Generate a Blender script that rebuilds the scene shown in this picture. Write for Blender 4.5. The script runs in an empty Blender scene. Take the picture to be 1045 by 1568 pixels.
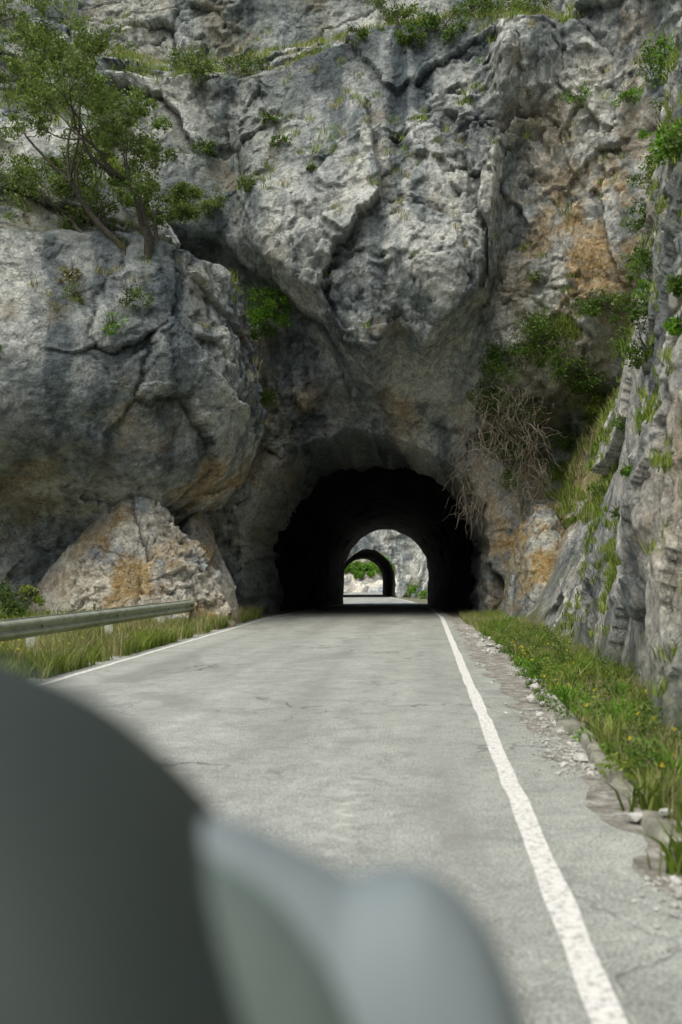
import bpy, math, random
import numpy as np
from mathutils import Vector
random.seed(7); rng=np.random.default_rng(7)
scene=bpy.context.scene
# ------------------------------------------------------------------ noise
def hsh(ix,iy,iz,seed):
    n=(ix.astype(np.int64)*73856093)^(iy.astype(np.int64)*19349663)^(iz.astype(np.int64)*83492791)^(seed*40503+12345)
    n=(n&0xffffffff).astype(np.uint32)
    n^=n>>np.uint32(16); n=n*np.uint32(0x7feb352d); n^=n>>np.uint32(15); n=n*np.uint32(0x846ca68b); n^=n>>np.uint32(16)
    return n.astype(np.float64)/4294967295.0
def vnoise(p,seed):
    i=np.floor(p); f=p-i; f=f*f*(3-2*f); r=0
    for dx in (0,1):
        for dy in (0,1):
            for dz in (0,1):
                w=(f[:,0] if dx else 1-f[:,0])*(f[:,1] if dy else 1-f[:,1])*(f[:,2] if dz else 1-f[:,2])
                r=r+w*hsh(i[:,0]+dx,i[:,1]+dy,i[:,2]+dz,seed)
    return r*2-1
def fbm(p,scale,octv,seed,gain=.5):
    a=1.;r=0.;t=0.;q=p*scale
    for o in range(octv):
        r=r+a*vnoise(q+o*17.3,seed+o*7); t+=a; a*=gain; q=q*2.03
    return r/t*1.6
def facets(p,L,seed):
    q=p/L; i=np.floor(q); n=len(p)
    f1=np.full(n,9e9); f2=np.full(n,9e9); bi=np.zeros((n,3)); bd=np.zeros((n,3))
    for dx in (-1,0,1):
        for dy in (-1,0,1):
            for dz in (-1,0,1):
                c=i+np.array([dx,dy,dz])
                fp=np.stack([c[:,k]+hsh(c[:,0],c[:,1],c[:,2],seed+k*31) for k in range(3)],1)
                d=q-fp; dd=(d*d).sum(1)
                m=dd<f1
                f2=np.where(m,f1,np.minimum(f2,dd)); f1=np.where(m,dd,f1)
                bi[m]=c[m]; bd[m]=d[m]
    off=hsh(bi[:,0],bi[:,1],bi[:,2],seed+501)*2-1
    g=np.stack([hsh(bi[:,0],bi[:,1],bi[:,2],seed+600+k)*2-1 for k in range(3)],1)
    return off*.55+(g*bd).sum(1)*1.3, np.sqrt(f2)-np.sqrt(f1)
def sstep(a,b,x):
    t=np.clip((x-a)/(b-a),0,1); return t*t*(3-2*t)
def rockdisp(p,seed,amp=1.0):
    w=np.stack([fbm(p,.25,2,seed+1),fbm(p,.25,2,seed+2),fbm(p,.25,2,seed+3)],1)
    w2=np.stack([fbm(p,2.2,3,seed+4,.6),fbm(p,2.2,3,seed+5,.6),fbm(p,2.2,3,seed+6,.6)],1)
    q=p+w*.5+w2*.10
    q=np.stack([q[:,0]*.85+q[:,2]*.35,q[:,1],q[:,2]*1.0-q[:,0]*.3],1)   # tilted bedding
    a,e1=facets(q,4.4,seed+10); b,e2=facets(q*np.array([1,1,1.25]),1.5,seed+20); c,e3=facets(q*np.array([1,1,1.5]),.5,seed+30)
    rough=sstep(-.25,.5,fbm(p,.28,3,seed+71))      # smooth slabs vs broken ground
    r=a*.40+b*.19*(.15+1.*rough)+c*.095*(.35+rough)
    gate=sstep(.0,.4,fbm(p,.3,2,seed+80))
    r-=(.12*(1-sstep(0,.03,e1))+.07*(1-sstep(0,.05,e2)))*gate
    r+=fbm(p,.16,3,seed+40)*.50+fbm(p,1.2,5,seed+50,.66)*.14*(.6+.7*rough)
    return r*amp
# ------------------------------------------------------------------ mesh
def mk(name,V,F,mat=None,smooth=True,parent=None,pt=None,fa=None,tone=None):
    V=np.asarray(V,dtype=np.float32); F=np.asarray(F,dtype=np.int32)
    me=bpy.data.meshes.new(name); k=F.shape[1]
    me.vertices.add(len(V)); me.vertices.foreach_set("co",V.ravel())
    me.loops.add(F.size); me.loops.foreach_set("vertex_index",F.ravel())
    me.polygons.add(len(F)); me.polygons.foreach_set("loop_start",np.arange(len(F),dtype=np.int32)*k)
    me.update(calc_edges=True)
    me.polygons.foreach_set("use_smooth",np.full(len(F),smooth))
    for nm,arr in (("mask",pt),("tone",tone)):
        if arr is not None:
            a=me.attributes.new(nm,'FLOAT_COLOR','POINT'); a.data.foreach_set("color",np.asarray(arr,dtype=np.float32).ravel())
    if fa is not None:
        a=me.attributes.new("rnd",'FLOAT','FACE'); a.data.foreach_set("value",np.asarray(fa,dtype=np.float32))
    if mat: me.materials.append(mat)
    ob=bpy.data.objects.new(name,me); scene.collection.objects.link(ob)
    if parent: ob.parent=parent
    return ob
def gridfaces(nu,nv):
    i=np.arange(nu-1)[:,None]*nv+np.arange(nv-1)[None,:]
    return np.stack([i,i+nv,i+nv+1,i+1],-1).reshape(-1,4)
def blur(a,k):
    for ax in (0,1):
        p=np.pad(a,[(k,k) if x==ax else (0,0) for x in (0,1)],mode='edge')
        c=np.cumsum(p,ax); c=np.insert(c,0,0,ax)
        n=a.shape[ax]; w=2*k+1
        a=(np.take(c,np.arange(w,w+n),ax)-np.take(c,np.arange(0,n),ax))/w
    return a
def toneof(V,seed,boost=0.):
    T=np.ones((len(V),4))
    T[:,0]=.545+boost+.42*fbm(V+np.array([0,0,3.]),.28 if not boost else .6,7,200+seed,.62)
    T[:,1]=.5+.48*fbm(V*np.array([1.5,1.5,.13]),1.,5,300+seed,.62)
    if boost: T[:,1]=np.maximum(T[:,1],.44)
    T[:,2]=.5+.42*fbm(V,.8,6,400+seed,.62)
    return T
def sheet(name,path,zs,ds,F,seed,mat,amp=1.0,sign=1,maskfn=None,post=None):
    P=np.array(path,float); L=np.r_[0,np.cumsum(np.linalg.norm(np.diff(P,axis=0),axis=1))]
    n=int(L[-1]/ds); s=np.linspace(0,L[-1],n)
    X=np.interp(s,L,P[:,0]); Y=np.interp(s,L,P[:,1])
    k=max(3,int(.8/ds)); ker=np.ones(2*k+1)/(2*k+1)
    for _ in range(2):
        X=np.convolve(np.pad(X,k,mode='reflect',reflect_type='odd'),ker,'valid'); Y=np.convolve(np.pad(Y,k,mode='reflect',reflect_type='odd'),ker,'valid')
    tx=np.gradient(X);ty=np.gradient(Y);l=np.hypot(tx,ty); nx=ty/l*sign; ny=-tx/l*sign
    Z=np.arange(zs[0],zs[1],zs[2]); nz=len(Z)
    XX=np.repeat(X,nz);YY=np.repeat(Y,nz);ZZ=np.tile(Z,n);NX=np.repeat(nx,nz);NY=np.repeat(ny,nz)
    f=F(XX,YY,ZZ)
    p0=np.stack([XX+NX*f,YY+NY*f,ZZ],1)
    d=rockdisp(p0,seed,amp)
    V=p0+np.stack([NX*d,NY*d,0*d],1)
    V[:,2]+=.22*amp*fbm(p0,1.1,4,seed+77)
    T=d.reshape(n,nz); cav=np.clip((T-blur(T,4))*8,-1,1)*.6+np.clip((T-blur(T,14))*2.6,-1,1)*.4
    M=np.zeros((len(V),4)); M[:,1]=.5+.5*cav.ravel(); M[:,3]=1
    if maskfn: M[:,0],M[:,2]=maskfn(V)
    tn=toneof(V,seed)
    fc=gridfaces(n,nz)
    if post: V,fc=post(V,fc)
    return mk(name,V,fc,mat,True,pt=M,tone=tn)
# ------------------------------------------------------------------ materials
class NT:
    def __init__(s,name):
        s.m=bpy.data.materials.new(name); s.m.use_nodes=True; s.t=s.m.node_tree; s.b=s.t.nodes['Principled BSDF']
        s.b.inputs['Roughness'].default_value=.9; s.b.inputs['Specular IOR Level'].default_value=.25; s.g=None
    def n(s,typ,**kw):
        x=s.t.nodes.new(typ)
        for k,v in kw.items(): setattr(x,k,v)
        return x
    def l(s,a,b): s.t.links.new(a,b)
    def coord(s,scale=None,rot=(0,0,0)):
        if s.g is None: s.g=s.n('ShaderNodeNewGeometry')
        if scale is None: return s.g.outputs['Position']
        m=s.n('ShaderNodeMapping'); m.inputs['Scale'].default_value=scale; m.inputs['Rotation'].default_value=rot
        s.l(s.g.outputs['Position'],m.inputs['Vector']); return m.outputs[0]
    def noise(s,sc,det=6,rough=.6,dist=0,co=None):
        x=s.n('ShaderNodeTexNoise'); x.inputs['Scale'].default_value=sc; x.inputs['Detail'].default_value=det
        x.inputs['Roughness'].default_value=rough; x.inputs['Distortion'].default_value=dist
        s.l(co if co else s.coord(),x.inputs['Vector']); return x.outputs['Fac']
    def ramp(s,fac,stops):
        r=s.n('ShaderNodeValToRGB'); s.l(fac,r.inputs[0]); e=r.color_ramp.elements
        while len(e)<len(stops): e.new(.5)
        for i,(p,c) in enumerate(stops):
            e[i].position=p; e[i].color=(c,c,c,1) if isinstance(c,(int,float)) else (*c,1)
        return r.outputs[0]
    def mix(s,f,a,b,mode='MIX'):
        x=s.n('ShaderNodeMix',data_type='RGBA',blend_type=mode)
        for v,i in ((f,0),(a,6),(b,7)):
            if hasattr(v,'is_output'): s.l(v,x.inputs[i])
            elif isinstance(v,(int,float)): x.inputs[i].default_value=v if i==0 else (v,v,v,1)
            else: x.inputs[i].default_value=(*v,1)
        return x.outputs[2]
    def math(s,op,a,b=0,clamp=False):
        x=s.n('ShaderNodeMath',operation=op,use_clamp=clamp)
        for v,i in ((a,0),(b,1)):
            if hasattr(v,'is_output'): s.l(v,x.inputs[i])
            else: x.inputs[i].default_value=v
        return x.outputs[0]
    def bump(s,h,dist,strength=1,prev=None):
        b=s.n('ShaderNodeBump'); b.inputs['Distance'].default_value=dist; b.inputs['Strength'].default_value=strength
        s.l(h,b.inputs['Height'])
        if prev: s.l(prev,b.inputs['Normal'])
        return b.outputs[0]
def rockmat(name,dark=(.25,.285,.29),mid=(.49,.53,.51),pale=(.72,.745,.69),moss=.5,detail=1.,fine=1.):
    t=NT(name)
    def sepattr(n):
        a=t.n('ShaderNodeAttribute',attribute_name=n); s=t.n('ShaderNodeSeparateColor'); t.l(a.outputs['Color'],s.inputs[0]); return s.outputs
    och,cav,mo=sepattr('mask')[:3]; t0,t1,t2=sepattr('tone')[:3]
    col=t.ramp(t0,[(.36,dark),(.50,mid),(.64,pale)])
    col=t.mix(.9,col,t.ramp(t1,[(.32,(.42,.47,.50)),(.46,(1,1,1)),(.7,(1.18,1.16,1.10))]),'MULTIPLY')
    sp=t.noise(5*fine,5,.8); col=t.mix(.85,col,t.ramp(sp,[(.35,(.40,.41,.42)),(.5,(1,1,1)),(.64,(1.5,1.49,1.46))]),'MULTIPLY')
    oc=t.ramp(sp,[(.35,(.40,.23,.07)),(.5,(.64,.46,.22)),(.65,(.82,.72,.52))])
    of=t.math('MULTIPLY',t.ramp(t2,[(.40,0.1),(.56,1.)]),och,True); col=t.mix(of,col,oc)
    rare=t.ramp(t2,[(.64,0.),(.76,.45)]); col=t.mix(rare,col,(.50,.40,.26))
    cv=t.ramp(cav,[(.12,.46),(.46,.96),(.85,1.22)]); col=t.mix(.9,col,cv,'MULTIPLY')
    nz=t.n('ShaderNodeTexNoise'); nz.inputs['Scale'].default_value=1.5; nz.inputs['Detail'].default_value=3; t.l(t.coord(),nz.inputs['Vector'])
    ad=t.n('ShaderNodeVectorMath',operation='MULTIPLY_ADD'); t.l(nz.outputs['Color'],ad.inputs[0]); ad.inputs[1].default_value=(1.2,1.2,1.2); t.l(t.coord((1,1,.75),(.2,.5,.1)),ad.inputs[2])
    v=t.n('ShaderNodeTexVoronoi',feature='DISTANCE_TO_EDGE'); v.inputs['Scale'].default_value=1.1*fine**.5; t.l(ad.outputs[0],v.inputs['Vector'])
    gate=t.ramp(t2,[(.48,0.),(.60,1.)])
    k1=t.math('MULTIPLY',t.ramp(v.outputs['Distance'],[(0,.7),(.016,0.)]),gate); col=t.mix(k1,col,(.06,.062,.06))
    sx=t.n('ShaderNodeSeparateXYZ'); t.l(t.g.outputs['Normal'],sx.inputs[0])
    up=t.ramp(sx.outputs[2],[(.3,0.),(.7,1.)]); mf=t.math('MULTIPLY',up,t.ramp(t2,[(.48,0.),(.62,moss)]))
    mf=t.math('ADD',mf,t.math('MULTIPLY',mo,t.ramp(t2,[(.38,0.),(.58,1.)])),True)
    mf=t.math('MULTIPLY',mf,t.ramp(sp,[(.38,.25),(.52,1.)]))
    col=t.mix(mf,col,t.ramp(sp,[(.35,(.06,.09,.02)),(.55,(.15,.19,.05)),(.7,(.28,.28,.12))]))
    t.l(col,t.b.inputs['Base Color'])
    h=t.noise(2.8*fine,7,.74,0,t.coord((1,1,1.4),(.1,.3,0))); nrm=t.bump(h,.50*detail/fine,1.)
    h2=t.noise(13*fine,3,.75); nrm=t.bump(h2,.08*detail/fine,.9,nrm); t.l(nrm,t.b.inputs['Normal'])
    return t.m
M_rock=rockmat("limestone")
M_rockR=rockmat("limestone_roadside",(.27,.295,.29),(.47,.49,.46),(.65,.65,.59),moss=.6,detail=.9,fine=1.7)
M_rockB=rockmat("limestone_boulder",(.38,.43,.46),(.72,.70,.61),(.88,.85,.74),moss=.15)
M_tunneldark=NT("tunnel_rock"); M_tunneldark.b.inputs['Base Color'].default_value=(.03,.03,.028,1); M_tunneldark.l(M_tunneldark.bump(M_tunneldark.noise(2.5,4),.3),M_tunneldark.b.inputs['Normal']); M_tunneldark=M_tunneldark.m  # darkness of the tunnel interior put into a near-black base colour
def leafmat(name,c0,c1,c2,trans=.35):
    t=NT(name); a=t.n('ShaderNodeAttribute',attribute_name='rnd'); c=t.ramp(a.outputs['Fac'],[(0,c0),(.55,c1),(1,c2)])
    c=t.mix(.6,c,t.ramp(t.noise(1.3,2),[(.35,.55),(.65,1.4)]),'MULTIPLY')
    t.l(c,t.b.inputs['Base Color']); t.b.inputs['Roughness'].default_value=.6
    tr=t.n('ShaderNodeBsdfTranslucent'); t.l(t.mix(1.,c,(1.3,1.4,.6),'MULTIPLY'),tr.inputs[0]); ms=t.n('ShaderNodeMixShader'); ms.inputs[0].default_value=trans
    t.l(t.b.outputs[0],ms.inputs[1]); t.l(tr.outputs[0],ms.inputs[2]); t.l(ms.outputs[0],t.t.nodes['Material Output'].inputs[0]); return t.m
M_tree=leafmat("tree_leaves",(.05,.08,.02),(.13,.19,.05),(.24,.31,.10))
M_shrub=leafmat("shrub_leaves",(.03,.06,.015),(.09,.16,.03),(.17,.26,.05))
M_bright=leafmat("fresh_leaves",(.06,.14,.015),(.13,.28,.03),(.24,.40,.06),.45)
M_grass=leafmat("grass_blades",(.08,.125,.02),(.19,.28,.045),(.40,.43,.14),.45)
M_dry=leafmat("dry_grass",(.18,.17,.08),(.32,.30,.15),(.48,.43,.24),.3)
M_flow=leafmat("yellow_flowers",(.7,.5,.02),(.8,.65,.03),(.8,.7,.1),.2)
def simple(name,c,rough=.8,nsc=8,var=.3,metal=0,bmp=.01):
    t=NT(name); n=t.noise(nsc,4,.65); cc=t.mix(1.,c,t.ramp(n,[(.3,1-var),(.7,1+var)]),'MULTIPLY'); t.l(cc,t.b.inputs['Base Color'])
    t.b.inputs['Roughness'].default_value=rough; t.b.inputs['Metallic'].default_value=metal
    if bmp: t.l(t.bump(n,bmp),t.b.inputs['Normal'])
    return t.m
M_bark=simple("bark",(.10,.09,.07),.95,12,.5,0,.03)
M_twig=simple("dry_twigs",(.17,.145,.11),.95,12,.4)
# ------------------------------------------------------------------ road geometry functions
def roadz(y): return np.interp(y,[-1e4,34,75,110,140,1e4],[0,0,-.7,-1.0,-1.25,-1.4])
def roadx(y): return np.interp(y,[-1e4,34,50,62,75,92,108,135,1e4],[0,0,-.2,-.5,-1.1,-2.4,-4.0,-5.6,-8.])
# ------------------------------------------------------------------ main cliff
AC,AH=-1.98,4.1
def arch_e(x,z):
    zz=np.where(z>2.6,(z-2.6)/3.55,0); pw=2.1
    e=(np.abs((x-AC)/AH)**pw+np.abs(zz)**pw)**(1/pw)
    return e+.085*fbm(np.stack([x,x*0+4.,z],1),.75,4,123,.55)
def Fmain(x,y,z):
    left=1-sstep(4,7,x)
    xc=np.interp(z,[0,6.6,8.8,11.9,18.3,25],[-1.5,.3,1.3,2.3,3.9,5])
    S=sstep(-.2,1.2,x-xc)*sstep(5.5,7.5,z)
    f=1.1*sstep(6.0,7.6,z+.25*np.sin(x*.9))
    # hanging nose of rock: its lower lip climbs towards the left alcove
    zl=np.interp(x,[-7,-5.6,-4.3,-3.1,-2.4,-1.5,-.8,0,1.2,3],[11.2,10.6,9.6,8.8,7.7,7.2,8.2,7.4,8.6,10])
    f+=2.3*sstep(zl-.35,zl+1.1,z)*(1-S)+S*(1.6*sstep(5.5,11,z)+.5*sstep(13,15,z))
    top=17.3+.8*np.sin(x*.35+1)
    f-=left*(np.clip(z-top,0,3.5)*1.9)
    def bl(cx,cz,rx,rz,a): return a*np.exp(-((x-cx)/rx)**2-((z-cz)/rz)**2)
    f+=(bl(-.8,11.6,3.4,3.8,1.9)+bl(.6,10.2,1.4,1.5,.9))*(1-.6*S)
    f+=bl(-4.6,12.5,1.5,1.9,.6)+bl(3.8,16.5,1.6,1.8,1.6)+bl(-5.9,7.5,1.3,2.6,-1.0)+bl(-6.,13.8,.5,2.4,-.7)+bl(-.8,14.8,.25,1.6,-.35)
    f-=.7*S*(1-.9*sstep(16,18,z))
    f+=np.clip(x-xc-.5,0,5)*.22*sstep(5,8,z)
    f-=1.2*sstep(2.8,4.0,x)*(1-sstep(5,8,z))
    return f
def maskmain(V):
    x,z=V[:,0],V[:,2]
    def bl(cx,cz,rx,rz,a=1): return a*np.exp(-((x-cx)/rx)**2-((z-cz)/rz)**2)
    o=bl(4.9,11,2.1,3.6,1.)+bl(-4.0,6.8,1.2,.7,.5)+bl(-.7,6.7,.6,.9,.7)+bl(-5.8,5.5,.7,2.5,.7)+bl(3.,3.2,1.1,3.,1.)
    m=bl(5.6,7.3,1.6,1.6,.8)+bl(-5.6,7.,.6,1.5,.5)+sstep(17.3,19,z)*.2+bl(-8,14.5,3,3,.3)
    return np.clip(o,0,1),np.clip(m,0,1)
def postmain(V,fc):
    x,z=V[:,0].copy(),V[:,2].copy(); e=arch_e(x,z)
    k=1-sstep(1.0,1.035,e); V[:,1]=V[:,1]*(1-k)+np.maximum(V[:,1],34.6)*k
    ins=e<1; s=1/np.maximum(e,.05); up=z>2.6
    zr=np.where(up,2.6+(z-2.6)*s,z); xr=AC+(x-AC)*np.where(ins,s,1)
    V[:,0]=np.where(ins,xr,x); V[:,2]=np.where(ins,zr,z)
    t=np.clip(1-e,0,1)
    nz=fbm(np.stack([V[:,0],V[:,1]+t*30,V[:,2]],1),.8,3,99)*.22*sstep(0,.05,t)
    V[:,0]+=np.sign(V[:,0]-AC)*nz*(~up); V[:,2]+=nz*up
    V[:,1]+=t*34
    return V,fc[(e[fc]>.72).all(1)]
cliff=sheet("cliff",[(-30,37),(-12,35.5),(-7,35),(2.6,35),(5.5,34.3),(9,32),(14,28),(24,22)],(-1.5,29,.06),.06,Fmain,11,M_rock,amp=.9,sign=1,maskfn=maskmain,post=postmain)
# ------------------------------------------------------------------ left bluff
def Fbl(x,y,z):
    f=-2.4*(1-sstep(2.2,4.8,z+.35*np.sin(x*.8)))+.7*np.exp(-((z-6.8)/2.2)**2)
    f-=np.clip(z-9.7-.5*np.sin(x*.5),0,20)*.75
    f-=.8*sstep(9.8,10.3,z)
    return f
def maskbl(V):
    x,y,z=V.T
    o=np.exp(-((z-3.6)/1.5)**2)*sstep(-8,-5.5,x)*.9+.5*np.exp(-((x+10)/1.5)**2-((z-4.)/.7)**2)
    m=sstep(9.5,11,z)*.3+.2*np.exp(-((z-5.4)/.9)**2)
    return np.clip(o,0,1),np.clip(m,0,1)
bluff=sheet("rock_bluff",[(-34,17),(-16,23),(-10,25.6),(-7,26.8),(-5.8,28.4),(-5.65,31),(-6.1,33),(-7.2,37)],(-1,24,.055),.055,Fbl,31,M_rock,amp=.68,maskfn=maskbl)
# ------------------------------------------------------------------ right roadside wall
def Frt(x,y,z):
    g=np.interp(y,[-10,18,21,25,29,34],[.13,.13,.2,.5,.62,.5])
    f=-g*np.clip(z,0,50)
    f-=.35*sstep(10.3,11.5,z)*(z-10.3)
    f+=.25*np.exp(-((z-2.4)/1.)**2)*np.sin(y*.7)
    return f
def maskrt(V):
    x,y,z=V.T
    o=sstep(28.5,31,y)*(1-sstep(5,7,z))*.95+.4*np.exp(-((y-9)/2.)**2-((z-3)/1.5)**2)
    m=sstep(22,26,y)*sstep(3.4,5.,z)*.7+sstep(3,6,z)*.2+.6*(1-sstep(.2,.8,z))
    return np.clip(o,0,1),np.clip(m,0,1)
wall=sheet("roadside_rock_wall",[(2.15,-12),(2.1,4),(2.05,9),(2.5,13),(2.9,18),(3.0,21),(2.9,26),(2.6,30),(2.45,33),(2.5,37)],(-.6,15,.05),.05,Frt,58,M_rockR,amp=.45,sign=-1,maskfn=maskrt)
# ------------------------------------------------------------------ boulders / outcrops
def boulder(name,c,r,seed,mat,n=220,pw=1.4,amp=.4,ochre=.6,moss=.1,boost=.03):
    th=np.linspace(0,2*np.pi,n*2); ph=np.linspace(-.3,np.pi/2,n)
    T,Pp=np.meshgrid(th,ph,indexing='ij'); T=T.ravel();Pp=Pp.ravel()
    d=np.stack([np.cos(T)*np.cos(Pp),np.sin(T)*np.cos(Pp),np.sin(Pp)],1)
    l=(np.abs(d)**pw).sum(1)**(1/pw); b=d/l[:,None]
    p=b*np.array(r)+np.array(c)
    k=rockdisp(p*1.5,seed,amp); V=p+d*k[:,None]
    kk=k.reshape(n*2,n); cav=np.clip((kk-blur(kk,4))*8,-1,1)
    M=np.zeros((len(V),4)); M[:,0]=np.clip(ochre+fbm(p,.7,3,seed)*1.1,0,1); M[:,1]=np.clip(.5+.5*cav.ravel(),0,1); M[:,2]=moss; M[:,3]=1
    return mk(name,V,gridfaces(n*2,n),mat,True,pt=M,tone=toneof(V,seed,boost))
boulder("rock_outcrop",(-7.9,28.2,-.3),(3.0,2.3,4.6),71,M_rockB,pw=1.2,amp=.62,ochre=.62,boost=.07)
boulder("rock_outcrop",(-6.6,30.2,-.3),(1.2,1.8,3.6),72,M_rockB,n=150,pw=1.4,amp=.45,ochre=.6)
boulder("soil_bank",(3.5,31.6,-.3),(1.15,2.6,3.8),73,M_rock,n=150,pw=1.9,amp=.4,ochre=1.2,moss=.2,boost=0)
# ------------------------------------------------------------------ tunnels
def tube(name,y0,y1,hwf,hf,cx,mat,seed):
    n=int((y1-y0)/.35); m=64; ys=np.linspace(y0,y1,n); V=[]
    u=np.linspace(0,1,m)
    ang=np.pi*(1-np.clip((u-.15)/.7,0,1))
    X0=np.where(u<.15,-1,np.where(u>.85,1,np.cos(ang)))
    for y in ys:
        h=hf(y); leg=h*.42
        Z0=np.where(u<.15,u/.15*leg,np.where(u>.85,(1-u)/.15*leg,leg+np.sin(ang)*(h-leg)))
        V.append(np.stack([cx(y)+X0*hwf(y),np.full(m,y),roadz(y)-.15+Z0],1))
    V=np.concatenate(V); k=np.abs(fbm(V,.8,4,seed))*.22
    U=np.tile(u,n); V[:,0]+=np.where((U<.3),-1,np.where(U>.7,1,0))*k; V[:,2]+=k*((U>.15)&(U<.85))
    return mk(name,V,gridfaces(n,m),mat,True)
ip=lambda a,b:(lambda y:float(np.interp(y,a,b)))
tube("tunnel_lining",36.5,75,ip([36,46,75],[4.7,4.3,2.95]),ip([36,46,75],[7.0,6.6,5.4]),ip([34,50,62,76],[-1.98,-2.,-2.2,-2.8]),M_tunneldark,5)
tube("tunnel_lining",109.5,137,ip([108,137],[2.75,2.6]),ip([108,137],[5.1,4.8]),ip([108,137],[-5.8,-8.1]),M_tunneldark,6)
def arch_cut(cx,hw,base,leg,h):
    def post(V,fc):
        x,z=V[:,0],V[:,2]-base; zz=np.where(z>leg,(z-leg)/(h-leg),0)
        e=np.sqrt(((x-cx)/hw)**2+zz**2); return V,fc[(e[fc]>1).all(1)]
    return post
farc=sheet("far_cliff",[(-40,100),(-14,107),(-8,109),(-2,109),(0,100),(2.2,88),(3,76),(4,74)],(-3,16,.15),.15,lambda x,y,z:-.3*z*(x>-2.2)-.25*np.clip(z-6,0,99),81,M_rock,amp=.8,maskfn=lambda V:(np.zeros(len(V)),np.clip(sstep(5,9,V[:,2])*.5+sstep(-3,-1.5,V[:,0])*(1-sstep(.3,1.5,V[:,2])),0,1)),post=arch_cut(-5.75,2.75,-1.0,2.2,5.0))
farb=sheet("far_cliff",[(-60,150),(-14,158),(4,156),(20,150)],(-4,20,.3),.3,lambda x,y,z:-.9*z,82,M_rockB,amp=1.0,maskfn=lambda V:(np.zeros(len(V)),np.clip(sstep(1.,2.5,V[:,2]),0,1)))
def unseen_gorge(name,path,h,seed,sg,sl):
    return sheet(name,path,(-3,h,1.2),1.2,lambda x,y,z:-sl*z,seed,M_rock,amp=3.,sign=sg)
unseen_gorge("unseen_gorge_wall",[(-75,160),(-65,60),(-60,10),(-55,-50),(-20,-80),(20,-80),(45,-60)],30,91,-1,.4)  # unseen walls, added so that light falls mostly from overhead
unseen_gorge("unseen_gorge_wall",[(45,-60),(26,-30),(16,-8),(12,14),(18,24)],30,92,-1,.6)
# ------------------------------------------------------------------ ground
tg=NT("ground_soil"); c=tg.ramp(tg.noise(1.5,6,.7),[(.3,(.08,.085,.045)),(.5,(.19,.185,.12)),(.7,(.33,.31,.25))]); c=tg.mix(.6,c,tg.ramp(tg.noise(20,4,.7),[(.3,.5),(.7,1.4)]),'MULTIPLY')
tg.l(c,tg.b.inputs['Base Color']); tg.l(tg.bump(tg.noise(9,5,.7),.06),tg.b.inputs['Normal'])
gx=np.r_[-1500,-400,-120,-60,-40,np.arange(-30,31,1.),40,60,120,400,1500]; gy=np.r_[-1500,-400,-120,-60,np.arange(-20,160,1.),200,400,1500]
GX,GY=np.meshgrid(gx,gy,indexing='ij'); GZ=roadz(GY)-.03+0*GX
cx=GX-roadx(GY); GZ=GZ+np.where((cx<-5.8)|(cx>1.6),.05,0)
mk("ground",np.stack([GX.ravel(),GY.ravel(),GZ.ravel()],1),gridfaces(len(gx),len(gy)),tg.m)
# ------------------------------------------------------------------ road
ta=NT("worn_asphalt")
c=ta.ramp(ta.noise(.6,4,.6,.2,ta.coord((1.6,.25,1))),[(.3,(.29,.305,.27)),(.7,(.40,.42,.375))])
c=ta.mix(.9,c,ta.ramp(ta.noise(60,3,.9),[(.36,.40),(.5,1.),(.62,1.75)]),'MULTIPLY')
c=ta.mix(.5,c,ta.ramp(ta.noise(11,5,.8),[(.38,.72),(.6,1.2)]),'MULTIPLY')
c=ta.mix(.6,c,ta.ramp(ta.noise(2.2,6,.8,.6),[(.36,.68),(.6,1.2)]),'MULTIPLY')
sx=ta.n('ShaderNodeSeparateXYZ'); ta.l(ta.g.outputs['Position'],sx.inputs[0]); X=sx.outputs[0];Y=sx.outputs[1]
def band(src,c0,w,i=.2): return ta.ramp(ta.math('ABSOLUTE',ta.math('DIVIDE',ta.math('SUBTRACT',src,c0),w)),[(i,1.),(1,0.)])
for xc_ in (-1.35,.15,-4.1,-2.75):
    tr=ta.math('MULTIPLY',band(X,xc_,.38,0.),ta.ramp(ta.noise(1.0,4,.7,0,ta.coord((1,.2,1))),[(.35,.1),(.65,.6)])); c=ta.mix(tr,c,(.24,.25,.225))
sc=ta.math('MULTIPLY',band(X,-.46,.12),band(Y,6.3,1.8)); wv=ta.n('ShaderNodeTexWave',bands_direction='Y'); wv.inputs['Scale'].default_value=1.1; wv.inputs['Distortion'].default_value=7; wv.inputs['Detail'].default_value=4; wv.inputs['Detail Scale'].default_value=3; ta.l(ta.coord(),wv.inputs['Vector'])
sc=ta.math('MULTIPLY',sc,ta.ramp(wv.outputs['Fac'],[(.55,0.),(.85,.5)])); sc=ta.math('MULTIPLY',sc,ta.ramp(ta.noise(18,3,.8),[(.4,.2),(.55,1.)])); c=ta.mix(sc,c,(.7,.7,.64))
pt=ta.ramp(ta.noise(.45,3,.5,.4,ta.coord((1,.5,1))),[(.58,0.),(.61,.4)]); c=ta.mix(pt,c,(.21,.215,.195))
nn=ta.n('ShaderNodeTexNoise'); nn.inputs['Scale'].default_value=1.2; nn.inputs['Detail'].default_value=4; ta.l(ta.coord(),nn.inputs['Vector']); ad=ta.n('ShaderNodeVectorMath',operation='MULTIPLY_ADD'); ta.l(nn.outputs['Color'],ad.inputs[0]); ad.inputs[1].default_value=(1.6,1.6,0); ta.l(ta.coord((1,.8,1)),ad.inputs[2]); cv=ta.n('ShaderNodeTexVoronoi',feature='DISTANCE_TO_EDGE'); cv.inputs['Scale'].default_value=.5; ta.l(ad.outputs[0],cv.inputs['Vector'])
ck=ta.math('MULTIPLY',ta.ramp(cv.outputs['Distance'],[(0,.8),(.010,0.)]),ta.ramp(ta.noise(.35,2),[(.50,0.),(.56,1.)])); c=ta.mix(ck,c,(.07,.07,.07))
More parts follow.
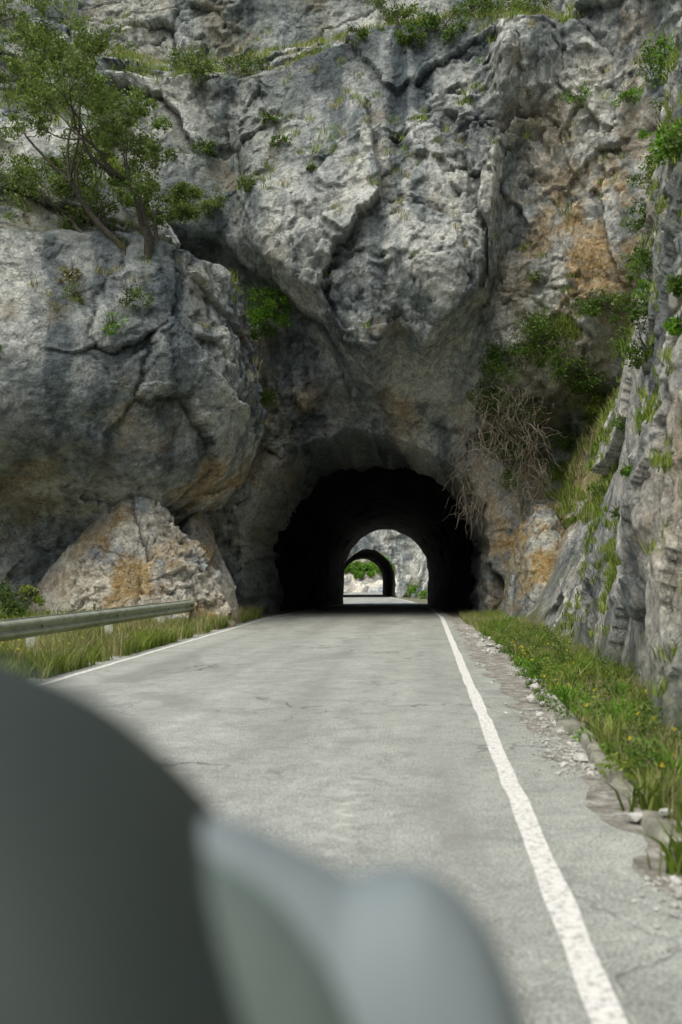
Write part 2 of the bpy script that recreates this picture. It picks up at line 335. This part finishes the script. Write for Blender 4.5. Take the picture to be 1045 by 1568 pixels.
ta.l(c,ta.b.inputs['Base Color']); ta.b.inputs['Roughness'].default_value=.75
ta.l(ta.bump(ta.noise(60,2,.7),.009,.7),ta.b.inputs['Normal'])
def strip(name,x0,x1,ys,dz,mat,jag=0,nx=2,seed=1):
    V=[];xs=np.linspace(0,1,nx)
    ys=np.asarray(ys,float); j0=fbm(np.stack([ys*0,ys,ys*0],1),2.,4,seed)*jag; j1=fbm(np.stack([ys*0+9,ys,ys*0],1),2.,4,seed)*jag
    for i,y in enumerate(ys):
        a=(x0(y) if callable(x0) else x0)+roadx(y)+j0[i]; b=(x1(y) if callable(x1) else x1)+roadx(y)+j1[i]
        for u in xs: V.append((a+(b-a)*u,y,roadz(y)+dz))
    return mk(name,V,gridfaces(len(ys),nx),mat,False)
ys=np.r_[np.arange(-15,40,.1),np.arange(40,165,.5)]
strip("road",-5.38,lambda y:np.interp(y,[0,10,16,30],[1.28,1.22,1.0,.95]),ys,.0,ta.m,.06,4)
tp=NT("road_paint"); pc=tp.ramp(tp.noise(24,4,.8),[(.40,(.40,.41,.37)),(.48,(.76,.76,.71)),(.7,(.84,.84,.79))]); tp.l(pc,tp.b.inputs['Base Color']); tp.l(tp.bump(tp.noise(60,3),.01),tp.b.inputs['Normal'])
strip("road_edge_line",.52,.64,ys,.004,tp.m,.012,2,3)
strip("road_edge_line",lambda y:np.interp(y,[0,12,34],[-4.72,-4.86,-5.05])-.05,lambda y:np.interp(y,[0,12,34],[-4.72,-4.86,-5.05])+.05,ys,.004,tp.m,.01,2,4)
td=NT("gutter_dirt"); dc=td.ramp(td.noise(6,6,.78),[(.35,(.15,.14,.11)),(.5,(.30,.285,.24)),(.62,(.52,.51,.46))]); td.l(dc,td.b.inputs['Base Color']); td.l(td.bump(td.noise(25,4,.7),.04),td.b.inputs['Normal'])
strip("gutter",lambda y:np.interp(y,[0,10,16,30],[1.12,1.0,.84,.84]),lambda y:np.interp(y,[0,10,16,30],[1.45,1.5,1.6,1.4]),np.arange(-10,34,.06),.004,td.m,.14,3,8)
tk=simple("old_concrete",(.27,.27,.21),.9,6,.5,0,.03)
kv=[];ky=np.arange(-4,11,.08)
prof=[(0,-.05),(0.01,.06),(.03,.085),(.10,.085),(.12,.06),(.13,-.05)]
for y in ky:
    gap=.5+.5*math.tanh(8*(math.sin(y*1.7)+.6)); jx=.03*math.sin(y*3.1)+random.uniform(-.008,.008)
    for (a,b) in prof: kv.append((np.interp(y,[0,6,12],[1.20,1.22,1.32])+a+jx,y,b*(.2+.8*gap)+random.uniform(-.006,.006)))
mk("kerb",kv,gridfaces(len(ky),6),tk,True)
# ------------------------------------------------------------------ gravel
def stones(name,P,R,mat):
    bm_v=np.array([(0,0,1),(.89,0,.45),(.28,.85,.45),(-.72,.53,.45),(-.72,-.53,.45),(.28,-.85,.45),(.72,.53,-.45),(-.28,.85,-.45),(-.89,0,-.45),(-.28,-.85,-.45),(.72,-.53,-.45),(0,0,-1)])
    fi=np.array([(0,1,2),(0,2,3),(0,3,4),(0,4,5),(0,5,1),(1,6,2),(2,7,3),(3,8,4),(4,9,5),(5,10,1),(2,6,7),(3,7,8),(4,8,9),(5,9,10),(1,10,6),(6,11,7),(7,11,8),(8,11,9),(9,11,10),(10,11,6)])
    n=len(P); J=rng.uniform(.6,1.3,(n,12,1)); S=rng.uniform(.6,1.3,(n,1,3))*np.array([1,1,.6])
    V=(bm_v[None]*J*S*R[:,None,None]+P[:,None,:]).reshape(-1,3); Fq=(fi[None]+(np.arange(n)*12)[:,None,None]).reshape(-1,3)
    return mk(name,V,Fq,mat,False)
M_grav=simple("gravel_stone",(.46,.46,.42),.9,5,.4)
n=8200; gy_=rng.uniform(3,30,n); base=np.interp(gy_,[0,10,16,30],[1.15,1.18,1.25,1.15]); xx=base+rng.normal(0,1,n)*np.interp(gy_,[3,10,16,30],[.12,.18,.22,.14])
keep=(fbm(np.stack([xx*0,gy_,xx],1),.9,3,4)>-.15)&(xx>.8)
stones("gravel",np.stack([xx,gy_,np.full(n,.01)],1)[keep],(rng.uniform(.003,.015,n)*(1+(rng.random(n)>.95)*2.))[keep],M_grav)
n=70; stones("roadside_stones",np.stack([rng.uniform(1.15,1.9,n),rng.uniform(4,24,n),np.full(n,.04)],1),rng.uniform(.03,.09,n),M_grav)
# ------------------------------------------------------------------ foliage builders
def leaves(name,C,R,N,size,mat,parent=None,flat=.8):
    C=np.asarray(C,float);R=np.asarray(R,float);N=np.asarray(N,int)
    c=np.repeat(C,N,0); r=np.repeat(R,N); n=len(c)
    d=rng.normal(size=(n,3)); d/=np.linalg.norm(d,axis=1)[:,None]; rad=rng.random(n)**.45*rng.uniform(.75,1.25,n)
    p=c+d*(r*rad)[:,None]*np.array([1,1,flat])
    a=rng.normal(size=(n,3));a/=np.linalg.norm(a,axis=1)[:,None]
    b=rng.normal(size=(n,3)); b-=a*(a*b).sum(1)[:,None]; b/=np.linalg.norm(b,axis=1)[:,None]
    s=size*rng.uniform(.5,1.3,n)[:,None]
    V=np.stack([p-a*s,p+b*s*.45,p+a*s,p-b*s*.45],1).reshape(-1,3)
    F=np.arange(4*n).reshape(-1,4)
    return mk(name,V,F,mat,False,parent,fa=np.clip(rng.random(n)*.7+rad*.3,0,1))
def grass(name,P,H,W,mat,lean=.5,parent=None):
    P=np.asarray(P,float);n=len(P); a=rng.uniform(0,2*np.pi,n); h=H*rng.uniform(.45,1.2,n) ; w=W*rng.uniform(.6,1.3,n)
    dx,dy=np.cos(a),np.sin(a); l=rng.uniform(.05,lean,n)*h; b=rng.uniform(0,2*np.pi,n); lx,ly=np.cos(b)*l,np.sin(b)*l
    z=np.zeros(n)
    v=[P+np.stack([-dx*w,-dy*w,z-.02],1),P+np.stack([dx*w,dy*w,z-.02],1),
       P+np.stack([dx*w*.7+lx*.4,dy*w*.7+ly*.4,h*.6],1),P+np.stack([-dx*w*.7+lx*.4,-dy*w*.7+ly*.4,h*.6],1),
       P+np.stack([lx+dx*w*.1,ly+dy*w*.1,h],1),P+np.stack([lx-dx*w*.1,ly-dy*w*.1,h],1)]
    V=np.stack(v,1).reshape(-1,3); i=np.arange(n)[:,None]*6
    F=np.stack([i+np.array([0,1,2,3]),i+np.array([3,2,4,5])],1).reshape(-1,4)
    return mk(name,V,F,mat,False,parent,fa=np.repeat(rng.random(n),2))
def tubes(name,lines,mat,parent=None,sides=5):
    V=[];F=[];o=0
    for pts,rad in lines:
        for k,(p,r) in enumerate(zip(pts,rad)):
            d=(pts[min(k+1,len(pts)-1)]-pts[max(k-1,0)]); d=d/(np.linalg.norm(d)+1e-9)
            u=np.cross(d,[.3,.9,.2]); u/=np.linalg.norm(u)+1e-9; w=np.cross(d,u)
            for s in range(sides):
                t=2*math.pi*s/sides; V.append(p+(u*math.cos(t)+w*math.sin(t))*r)
        for k in range(len(pts)-1):
            for s in range(sides):
                a=o+k*sides+s;b=o+k*sides+(s+1)%sides; F.append((a,b,b+sides,a+sides))
        o+=len(pts)*sides
    return mk(name,V,F,mat,True,parent)
def tree(name,base,h,r,seed,mat,spread=.55,leaf=.075,nl=60,levels=4,clr=.36,lean=(0,0,0),first=.33,side=.6):
    rg=np.random.default_rng(seed); lines=[];tips=[]
    e=bpy.data.objects.new(name,None); scene.collection.objects.link(e)
    def grow(p,d,L,rad,lv):
        n=6;pts=[p];rs=[rad]
        for i in range(n):
            d=d+rg.normal(size=3)*.19+np.array([0,0,.05]); d/=np.linalg.norm(d); p=p+d*L/n; pts.append(p); rs.append(rad*(1-.45*(i+1)/n))
            if lv==0 and i>2 or (lv==1 and i==4): tips.append(p)
            if lv>0 and i in (2,4) and rg.random()<(side if lv<levels else .8):
                dd=d*.6+rg.normal(size=3)*spread; dd/=np.linalg.norm(dd); grow(p,dd,L*.62,rs[-1]*.5,lv-1)
        lines.append((pts,rs))
        if lv==0: return
        for k in range(2 if rg.random()<.6 else 3):
            dd=d+rg.normal(size=3)*spread*1.1; dd[2]=abs(dd[2])*.7 if lv<2 else dd[2]; dd/=np.linalg.norm(dd); grow(p,dd,L*.75,rs[-1]*.72,lv-1)
    d0=np.array([lean[0],lean[1],1.]); d0/=np.linalg.norm(d0); grow(np.array(base,float),d0,h*first,r,levels)
    tubes("trunk",lines,M_bark,e)
    T=np.array(tips); leaves("crown",T,rg.uniform(.4,1.2,len(T))*clr,rg.integers(nl//5,nl,len(T)),leaf,mat,e,.6); return e
def vdata(ob):
    me=ob.data; n=len(me.vertices); v=np.empty(n*3,np.float32); me.vertices.foreach_get("co",v); nn=np.empty(n*3,np.float32); me.vertices.foreach_get("normal",nn); return v.reshape(-1,3).astype(float),nn.reshape(-1,3).astype(float)
vc,ncl=vdata(cliff); vb,nb=vdata(bluff); vw,nw=vdata(wall); vf,nf=vdata(farc); vfb,_=vdata(farb)
def at_xz(v,x,z,r=.35):
    d=(v[:,0]-x)**2+(v[:,2]-z)**2; m=np.where(d<r*r)[0]
    if len(m)==0: m=[int(np.argmin(d))]
    return v[m[int(np.argmin(v[m][:,1]))]]
def at_yz(v,y,z): return v[int(np.argmin((v[:,1]-y)**2+(v[:,2]-z)**2))]
# trees
b0=at_xz(vb,-6.9,9.9); tree("tree",b0-np.array([0,-.2,.4]),7.0,.16,3,M_tree,.60,.05,50,4,.28,(-.05,0,0),.29,.5)
b0=at_xz(vb,-7.3,9.9); tree("tree",b0-np.array([0,-.2,.4]),6.0,.11,47,M_tree,.65,.05,48,3,.30,(-.15,0,0),.42,.7)
b1=at_xz(vb,-8.3,10.2); tree("tree",b1-np.array([0,-.1,.3]),3.6,.09,12,M_tree,.75,.05,50,3,.30,(-.7,0,0),.36)
b1=at_xz(vb,-6.6,10.1); tree("tree",b1-np.array([0,-.1,.3]),2.8,.08,15,M_tree,.75,.05,50,3,.28,(.5,0,0),.36)
for (x,z,h,s) in ((-12.6,15.5,3.8,21),(-11.2,16.8,3.2,22),(-13.5,13.8,2.6,23)):
    p=at_xz(vb,x,z); tree("tree",p-np.array([0,0,.3]),h,.08,s,M_tree,.7,.055,44,3,.34,(0,0,0),.36)
p=at_xz(vc,-.6,17.6); tree("sapling",p-np.array([0,0,.3]),2.6,.045,31,M_tree,.6,.05,26,3,.28)
def shrub(name,p,r,n,mat,size=.07,tw=14):
    e=bpy.data.objects.new(name,None); scene.collection.objects.link(e)
    m=14; d=rng.normal(size=(m,3)); d/=np.linalg.norm(d,axis=1)[:,None]; C=p+d*r*rng.uniform(.3,.85,(m,1))*np.array([1.15,.7,.7]); 
    leaves("leaves",C,rng.uniform(.18,.5,m)*r,np.full(m,n//m),size,mat,e)
    L=[]
    for _ in range(tw):
        q=p+rng.normal(size=3)*r*.1; dd=rng.normal(size=3)+np.array([0,-.3,.4]); dd/=np.linalg.norm(dd); pts=[q+dd*r*t+rng.normal(size=3)*.03*r for t in (0,.35,.7,1.05)]; L.append((pts,[.012,.009,.006,.003]))
    tubes("twigs",L,M_bark,e,3); return e
shrub("shrub",at_xz(vc,-5.6,9.4)+np.array([0,-.9,0]),1.1,3000,M_bright,.05)
shrub("shrub",at_xz(vc,-4.9,9.7)+np.array([0,-.6,0]),.8,1600,M_bright,.05)
for (x,z,r,n,m) in ((3.4,8.3,1.2,3400,M_shrub),(2.4,7.8,1.,2200,M_shrub),(4.3,7.4,1.,2400,M_shrub),(1.9,6.8,.9,1600,M_shrub),(3.0,6.4,1.1,1900,M_shrub),(2.4,5.6,.9,1200,M_shrub),(3.2,5.2,.9,1200,M_shrub),(2.9,4.2,.6,500,M_shrub),(5.2,8.9,.9,1700,M_shrub),(5.9,9.8,.8,1500,M_tree),(6.3,11.6,.6,900,M_tree),(6.8,13.5,.8,1300,M_tree),(5.4,6.6,.9,1500,M_grass),(4.6,5.8,.8,1200,M_shrub),(4.6,9.2,.5,600,M_shrub),(3.2,10.2,.3,250,M_tree),
    (.6,18.0,.8,1500,M_shrub),(1.4,18.8,.9,1800,M_shrub),(2.4,19.0,1.,1800,M_tree),(-.3,17.6,.5,900,M_shrub),(-2.2,17.7,.4,400,M_shrub),(-5.7,7.0,.7,900,M_shrub),(-5.8,5.9,.5,600,M_shrub),(7.4,16.8,1.1,2200,M_tree),(6.9,18.4,1.1,2200,M_bright),(5.4,14.9,.5,400,M_bright),(4.3,15.2,.5,300,M_bright),(6.2,17.6,.9,1500,M_tree),(3.4,18.8,.7,900,M_tree),
    (-6.4,14.6,.5,600,M_shrub),(-5.0,15.2,.3,300,M_shrub),(-4.6,14.3,.35,260,M_shrub),(-3.3,13.6,.25,200,M_shrub),(-6.8,16.3,.7,900,M_tree),(-5.6,17.6,.8,1000,M_tree),(-7.6,18.4,1.,1500,M_tree),(-6.3,12.7,.7,900,M_tree),(-5.6,12.9,.4,400,M_tree)):
    shrub("shrub",at_xz(vc,x,z)+np.array([0,-.25*r,.1*r]),r,n,m,.05)
for (x,z,r,n,m) in ((-6.9,8.2,.6,400,M_shrub),(-7.4,7.6,.45,240,M_bright),(-9.9,6.5,.35,260,M_shrub),(-11,8.5,.22,120,M_shrub),(-9.5,11.2,1.,1300,M_tree),(-10.8,11.8,.8,1000,M_tree),(-8.4,10.8,.8,900,M_tree),(-6.2,10.5,.6,600,M_tree),(-11.6,13.5,.8,900,M_tree),(-12.6,11.6,.6,600,M_tree),(-5.9,10.7,.45,400,M_tree),(-9.2,15.5,.8,900,M_tree),(-8.6,9.0,.4,300,M_dry),(-8.3,8.4,.4,200,M_tree),(-12.8,12.8,.6,600,M_tree)):
    shrub("shrub",at_xz(vb,x,z)+np.array([0,-.2*r,.15*r]),r,n,m,.045)
for (y,z,r,n,m) in ((20.5,9.2,.7,1900,M_shrub),(20,11.3,.9,2200,M_bright),(18.5,10.5,.6,1300,M_shrub),(19,7.9,.45,800,M_shrub),(15,5.2,.4,800,M_shrub),(15,4.6,.35,600,M_shrub),(17,6.5,.35,600,M_shrub),(14,7.2,.4,800,M_bright),(12,2.6,.12,150,M_bright),(13,3.2,.15,200,M_shrub),(17,2.4,.2,250,M_shrub),(20,3.0,.3,400,M_shrub),(20,10.3,.5,900,M_tree),(13,6.8,.35,700,M_shrub),(12.5,7.4,.35,600,M_bright),(25,5.4,.7,1200,M_shrub),(27,5.9,.7,1000,M_bright),(23,6.5,.7,1200,M_shrub),(22,8,.7,1300,M_shrub),(28,4.5,.5,600,M_shrub),(29.5,5.2,.6,700,M_shrub),(24,7.6,.7,1200,M_grass),(26,6.8,.7,1000,M_shrub),(21.5,6.2,.5,900,M_shrub),(18,4.,.25,300,M_shrub),(16,5.8,.35,600,M_bright),(11.5,4.6,.22,400,M_shrub),(10.5,3.9,.16,260,M_bright),(19,6.4,.4,600,M_tree),(14,2.2,.18,260,M_shrub)):
    shrub("shrub",at_yz(vw,y,z)+np.array([-.3*r,0,0]),r,n,m,.036,8)
for (x,y,z,r,n,m) in ((-9.9,24.6,.7,.7,1300,M_shrub),(-10.8,25,1.1,.9,1800,M_shrub),(-9.0,25.4,.3,.5,800,M_grass),(-11.6,25.5,1.7,.7,1000,M_shrub),(-9.9,23.5,.3,.6,1200,M_bright),(-10.6,22.8,.5,.6,1200,M_shrub),(-8.2,25.9,.3,.4,500,M_bright),(-9.4,24.9,.9,.4,500,M_grass)):
    shrub("shrub",np.array([x,y,z]),r,n,m,.045)
for (x,z,r) in ((-8.5,2.9,1.6),(-6,3.4,2.),(-11,3.0,1.8),(-4,4.2,2.),(-9.8,2.0,.9),(-7.4,2.0,.7)): shrub("shrub",at_xz(vfb,x,z,1.)+np.array([0,-.4,.2]),r,1900,M_bright,.2,4)
vfr=vf[vf[:,0]>-3]
for (y,z,r) in ((98,-.5,.8),(92,-.4,.8),(86,-.4,.7),(80,-.4,.6),(104,-.2,.8)): shrub("shrub",at_yz(vfr,y,z)+np.array([-.4,0,0]),r,900,M_bright,.10,4)
def tufts(name,v,nn,cnt,seed,H,mat,thr=.4,box=None,blades=26,nthr=.05,spr=.09):
    m=(nn[:,2]>thr)&(fbm(v,.55,3,seed)>nthr)
    if box is not None: m&=box(v)
    idx=np.where(m)[0]
    if len(idx)==0: return
    idx=rng.choice(idx,min(cnt,len(idx)),replace=False); P=np.repeat(v[idx],blades,0)+rng.normal(size=(len(idx)*blades,3))*np.array([spr,spr,.02])
    return grass(name,P,H,.010,mat,1.0)
ncl*=1 if ncl[:,1].mean()<0 else -1; nb*=(1 if (nb[:,1].mean()<0) else -1); nw*=(1 if nw[:,0].mean()<0 else -1)
tufts("cliff_grass",vc,ncl,1400,5,.22,M_grass,.35,lambda v:v[:,2]>6.8)
tufts("cliff_grass",vc,ncl,600,6,.22,M_dry,.4,lambda v:v[:,2]>6.8)
tufts("cliff_grass",vc,ncl,1300,9,.35,M_grass,.15,lambda v:(v[:,0]>3.2)&(v[:,2]<9.5)&(v[:,2]>4),30,-.1)
tufts("cliff_grass",vb,nb,1500,7,.26,M_grass,.35,lambda v:v[:,2]>9.)
tufts("cliff_grass",vb,nb,160,8,.2,M_dry,.35,lambda v:(v[:,2]>4.5)&(v[:,2]<9.5))
tufts("wall_grass",vw,nw,1700,10,.24,M_grass,.2,lambda v:(v[:,1]>21)&(v[:,2]>2.8)&(v[:,2]<9),30,-.1)
tufts("wall_grass",vw,nw,500,12,.26,M_dry,.2,lambda v:(v[:,1]>21)&(v[:,2]>2.8)&(v[:,2]<9),30,-.1)
tufts("wall_grass",vw,nw,900,14,.14,M_grass,.25,lambda v:(v[:,1]>7)&(v[:,1]<22),24,.05,.05)
def verge(name,n,xf,yr,H,W,mat,seed,thr=-.2,z=.02):
    y=rng.uniform(*yr,n*2); lo,hi=xf(y); x=rng.uniform(0,1,n*2)*(hi-lo)+lo
    p=np.stack([x,y,np.full(n*2,z)],1); m=fbm(p,1.3,3,seed)+rng.normal(0,.12,n*2)>thr; p=p[m][:n]; return grass(name,p,H,W,mat,.9)
lf=lambda y:(np.full_like(y,-7.2),np.interp(y,[0,12,34],[-4.95,-5.05,-5.3]))
verge("verge_grass",60000,lf,(8,34),.28,.007,M_grass,3)
verge("verge_grass",9000,lf,(8,34),.45,.006,M_dry,4,.0)
verge("verge_grass",14000,lambda y:(np.full_like(y,-12),np.full_like(y,-7.)),(14,32),.5,.012,M_grass,3,-.3)
rf=lambda y:(np.interp(y,[0,8,12,16,24,30],[1.36,1.38,1.48,1.6,1.35,1.15]),np.full_like(y,2.9))
verge("verge_grass",30000,rf,(3,34),.11,.006,M_grass,5,.08,.04)
verge("verge_grass",12000,rf,(3,34),.26,.005,M_grass,6,.2,.04)
verge("verge_grass",11000,rf,(3,34),.20,.004,M_dry,7,.0,.04)
def weed(p,n,H,W,mat=M_grass): return grass("weed",np.repeat([p],n,0)+rng.normal(size=(n,3))*np.array([.05,.05,.0]),H,W,mat,1.3)
for (x,y,h) in ((1.22,4.9,.2),(1.42,4.8,.24),(1.5,5.6,.25),(1.33,6.2,.18),(1.6,6.9,.28),(1.45,8.2,.22),(1.7,9.3,.25),(1.5,11,.25),(1.75,12.4,.3),(1.5,14,.25),(1.8,15.5,.3),(2.,18,.35),(1.6,20,.3),(1.5,24,.35)):
    weed((x,y,.02),60,h,.012,M_bright if random.random()<.35 else M_grass)
for i in range(150):
    y=rng.uniform(4.6,27); leaves("weed_leaves",[(rng.uniform(1.4,2.5),y,.09)]*3+rng.normal(size=(3,3))*.09,[.14]*3,[80]*3,.024,random.choice([M_shrub,M_shrub,M_bright,M_grass,M_tree]))
fp=[(rng.uniform(1.4,2.2),rng.uniform(4,18),rng.uniform(.15,.3)) for _ in range(44)]+[(rng.uniform(-7,-5.2),rng.uniform(10,28),rng.uniform(.25,.5)) for _ in range(90)]
leaves("wildflowers",fp,np.full(len(fp),.02),np.full(len(fp),7),.016,M_flow)
# dry hanging creepers by the portal
L=[]
for i in range(420):
    x=1.1+2.6*rng.random(); z=7.2-rng.random()*3.6-abs(x-2.4)*.4; p=np.array([x,31.8-rng.random()*1.2,z]); d=np.array([rng.normal()*.35-.15,-rng.random()*.3,rng.uniform(-.8,.1)]); pts=[p]
    ln=rng.uniform(.05,.19)
    for k in range(9):
        d=d+rng.normal(size=3)*.36+np.array([0,0,-.16]); d/=np.linalg.norm(d); p=p+d*ln; pts.append(p)
    L.append((pts,np.linspace(.009,.003,10)))
tubes("hanging_creeper",L,M_twig,None,3)
# ------------------------------------------------------------------ guardrail
ge=bpy.data.objects.new("guardrail",None); scene.collection.objects.link(ge)
M_galv=simple("galvanised_steel",(.46,.50,.40),.5,3,.3,.3,.0)
wp=[(0,.76),(-.01,.745),(.03,.72),(.075,.695),(.08,.665),(.03,.63),(.0,.605),(.03,.58),(.08,.545),(.075,.51),(.03,.485),(-.01,.46),(0,.445)]
gyy=np.linspace(4,28,120); V=[]
for y in gyy:
    dx=-.25*max(0,(y-26)/2)**2; dz=-.04*max(0,(y-26.5)/1.5)**2
    for (a,b) in wp: V.append((-6.0+dx+a,y,b+dz))
o=mk("rail",V,gridfaces(len(gyy),len(wp)),M_galv,True,ge); so=o.modifiers.new("s",'SOLIDIFY'); so.thickness=.006
def boxv(c,s):
    x,y,z=c;a,b,d=s; return [(x+i*a/2,y+j*b/2,z+k*d/2) for i in(-1,1) for j in (-1,1) for k in (-1,1)],[(0,1,3,2),(4,6,7,5),(0,4,5,1),(2,3,7,6),(0,2,6,4),(1,5,7,3)]
V=[];F=[]
for y in np.arange(4.2,28,4):
    for c,s in (((-6.10,y,.33),(.012,.10,.74)),((-6.05,y-.05,.33),(.09,.008,.74)),((-6.15,y+.05,.33),(.09,.008,.74)),((-6.03,y,.60),(.06,.08,.12))):
        v,f=boxv(c,s); F+= [tuple(q+len(V) for q in ff) for ff in f]; V+=v
mk("posts",V,F,M_galv,False,ge)
V=[];F=[]
for y in np.arange(4.2,28,4):
    v,f=boxv((-5.925,y,.605),(.02,.035,.035)); F+=[tuple(q+len(V) for q in ff) for ff in f]; V+=v
mk("bolts",V,F,simple("bolt_steel",(.12,.11,.1),.6),False,ge)
# ------------------------------------------------------------------ car (bodywork close to the viewpoint)
ce=bpy.data.objects.new("car",None); scene.collection.objects.link(ce)
def paint(name,c,rough,spec=.5,coat=0.):
    t=NT(name); t.b.inputs['Base Color'].default_value=(*c,1); t.b.inputs['Roughness'].default_value=rough; t.b.inputs['Specular IOR Level'].default_value=spec; t.b.inputs['Coat Weight'].default_value=coat
    n=t.noise(300,2); t.l(t.bump(n,.0004),t.b.inputs['Normal']); return t.m
def cowl(name,tops,y0,depth,drop,mat,pz=.9):
    xs=np.linspace(tops[0][0],tops[-1][0],90); tz=np.interp(xs,[a for a,b in tops],[b for a,b in tops])
    ker=np.ones(7)/7; tz=np.convolve(np.pad(tz,3,mode='edge'),ker,'valid')
    V=[];m=32
    for x,z in zip(xs,tz):
        for k in range(m):
            t=math.pi*k/(m-1); c,s=math.cos(t),math.sin(t)
            V.append((x,y0+depth/2-depth/2*np.sign(c)*abs(c)**.8,z-drop+drop*abs(s)**pz))
    return mk(name,V,gridfaces(90,m),mat,True,ce)
M_darkp=paint("dark_green_grey_trim",(.034,.047,.042),.6,.45)
M_midp=paint("green_grey_reflection_tone",(.10,.135,.12),.65,.4)  # reflected green and half shade put into the base colour
M_silver=paint("silver_blue_paint",(.185,.225,.23),.65,.4,0)
cowl("door_shoulder",[(-.62,1.42),(-.30,1.375),(-.203,1.340),(-.172,1.318),(-.147,1.296),(-.125,1.272),(-.112,1.252),(-.095,1.218),(-.075,1.175),(-.055,1.12),(-.035,1.05)],.38,.34,.17,M_darkp,.9)
cowl("gradient_cowl",[(-.15,1.264),(-.12,1.257),(-.10,1.250),(-.079,1.238),(-.055,1.217),(-.030,1.185),(-.010,1.14),(.01,1.07)],.47,.2,.16,M_midp,.9)  # added part: carries the tone gradient between dark and silver as colour
cowl("wing_mirror",[(-.16,1.27),(-.13,1.266),(-.10,1.26),(-.079,1.250),(-.05,1.235),(-.038,1.228),(-.0275,1.236),(0,1.236),(.024,1.218),(.041,1.195),(.055,1.16),(.0636,1.12)],.50,.16,.18,M_silver,1.0)
# ------------------------------------------------------------------ light, world, camera
az,el=math.radians(205),math.radians(56)
w=bpy.data.worlds.new("World"); scene.world=w; w.use_nodes=True; nt=w.node_tree; bg=nt.nodes['Background']
sky=nt.nodes.new('ShaderNodeTexSky'); sky.sky_type='NISHITA'; sky.sun_disc=False; sky.sun_elevation=el; sky.sun_rotation=az; sky.dust_density=4; sky.air_density=1.; sky.ozone_density=1.
nt.links.new(sky.outputs[0],bg.inputs[0]); bg.inputs[1].default_value=.15
sd=bpy.data.lights.new("sun",'SUN'); sd.energy=2.6; sd.angle=math.radians(50); sd.color=(1,.98,.92); so=bpy.data.objects.new("sun",sd); scene.collection.objects.link(so)
dirv=Vector((math.sin(az)*math.cos(el),math.cos(az)*math.cos(el),math.sin(el))); so.rotation_euler=dirv.to_track_quat('Z','Y').to_euler(); so.location=(-20,-20,60)
cd=bpy.data.cameras.new("camera"); co=bpy.data.objects.new("camera",cd); scene.collection.objects.link(co); scene.camera=co
co.location=(0,0,1.4); co.rotation_euler=(math.radians(90),0,0)
cd.sensor_width=36; cd.lens=36.73; cd.shift_x=-.0813; cd.shift_y=.0612; cd.clip_start=.02; cd.clip_end=4000
cd.dof.use_dof=True; cd.dof.focus_distance=30; cd.dof.aperture_fstop=2.0
scene.view_settings.view_transform='Standard'; scene.view_settings.look='None'; scene.view_settings.exposure=0
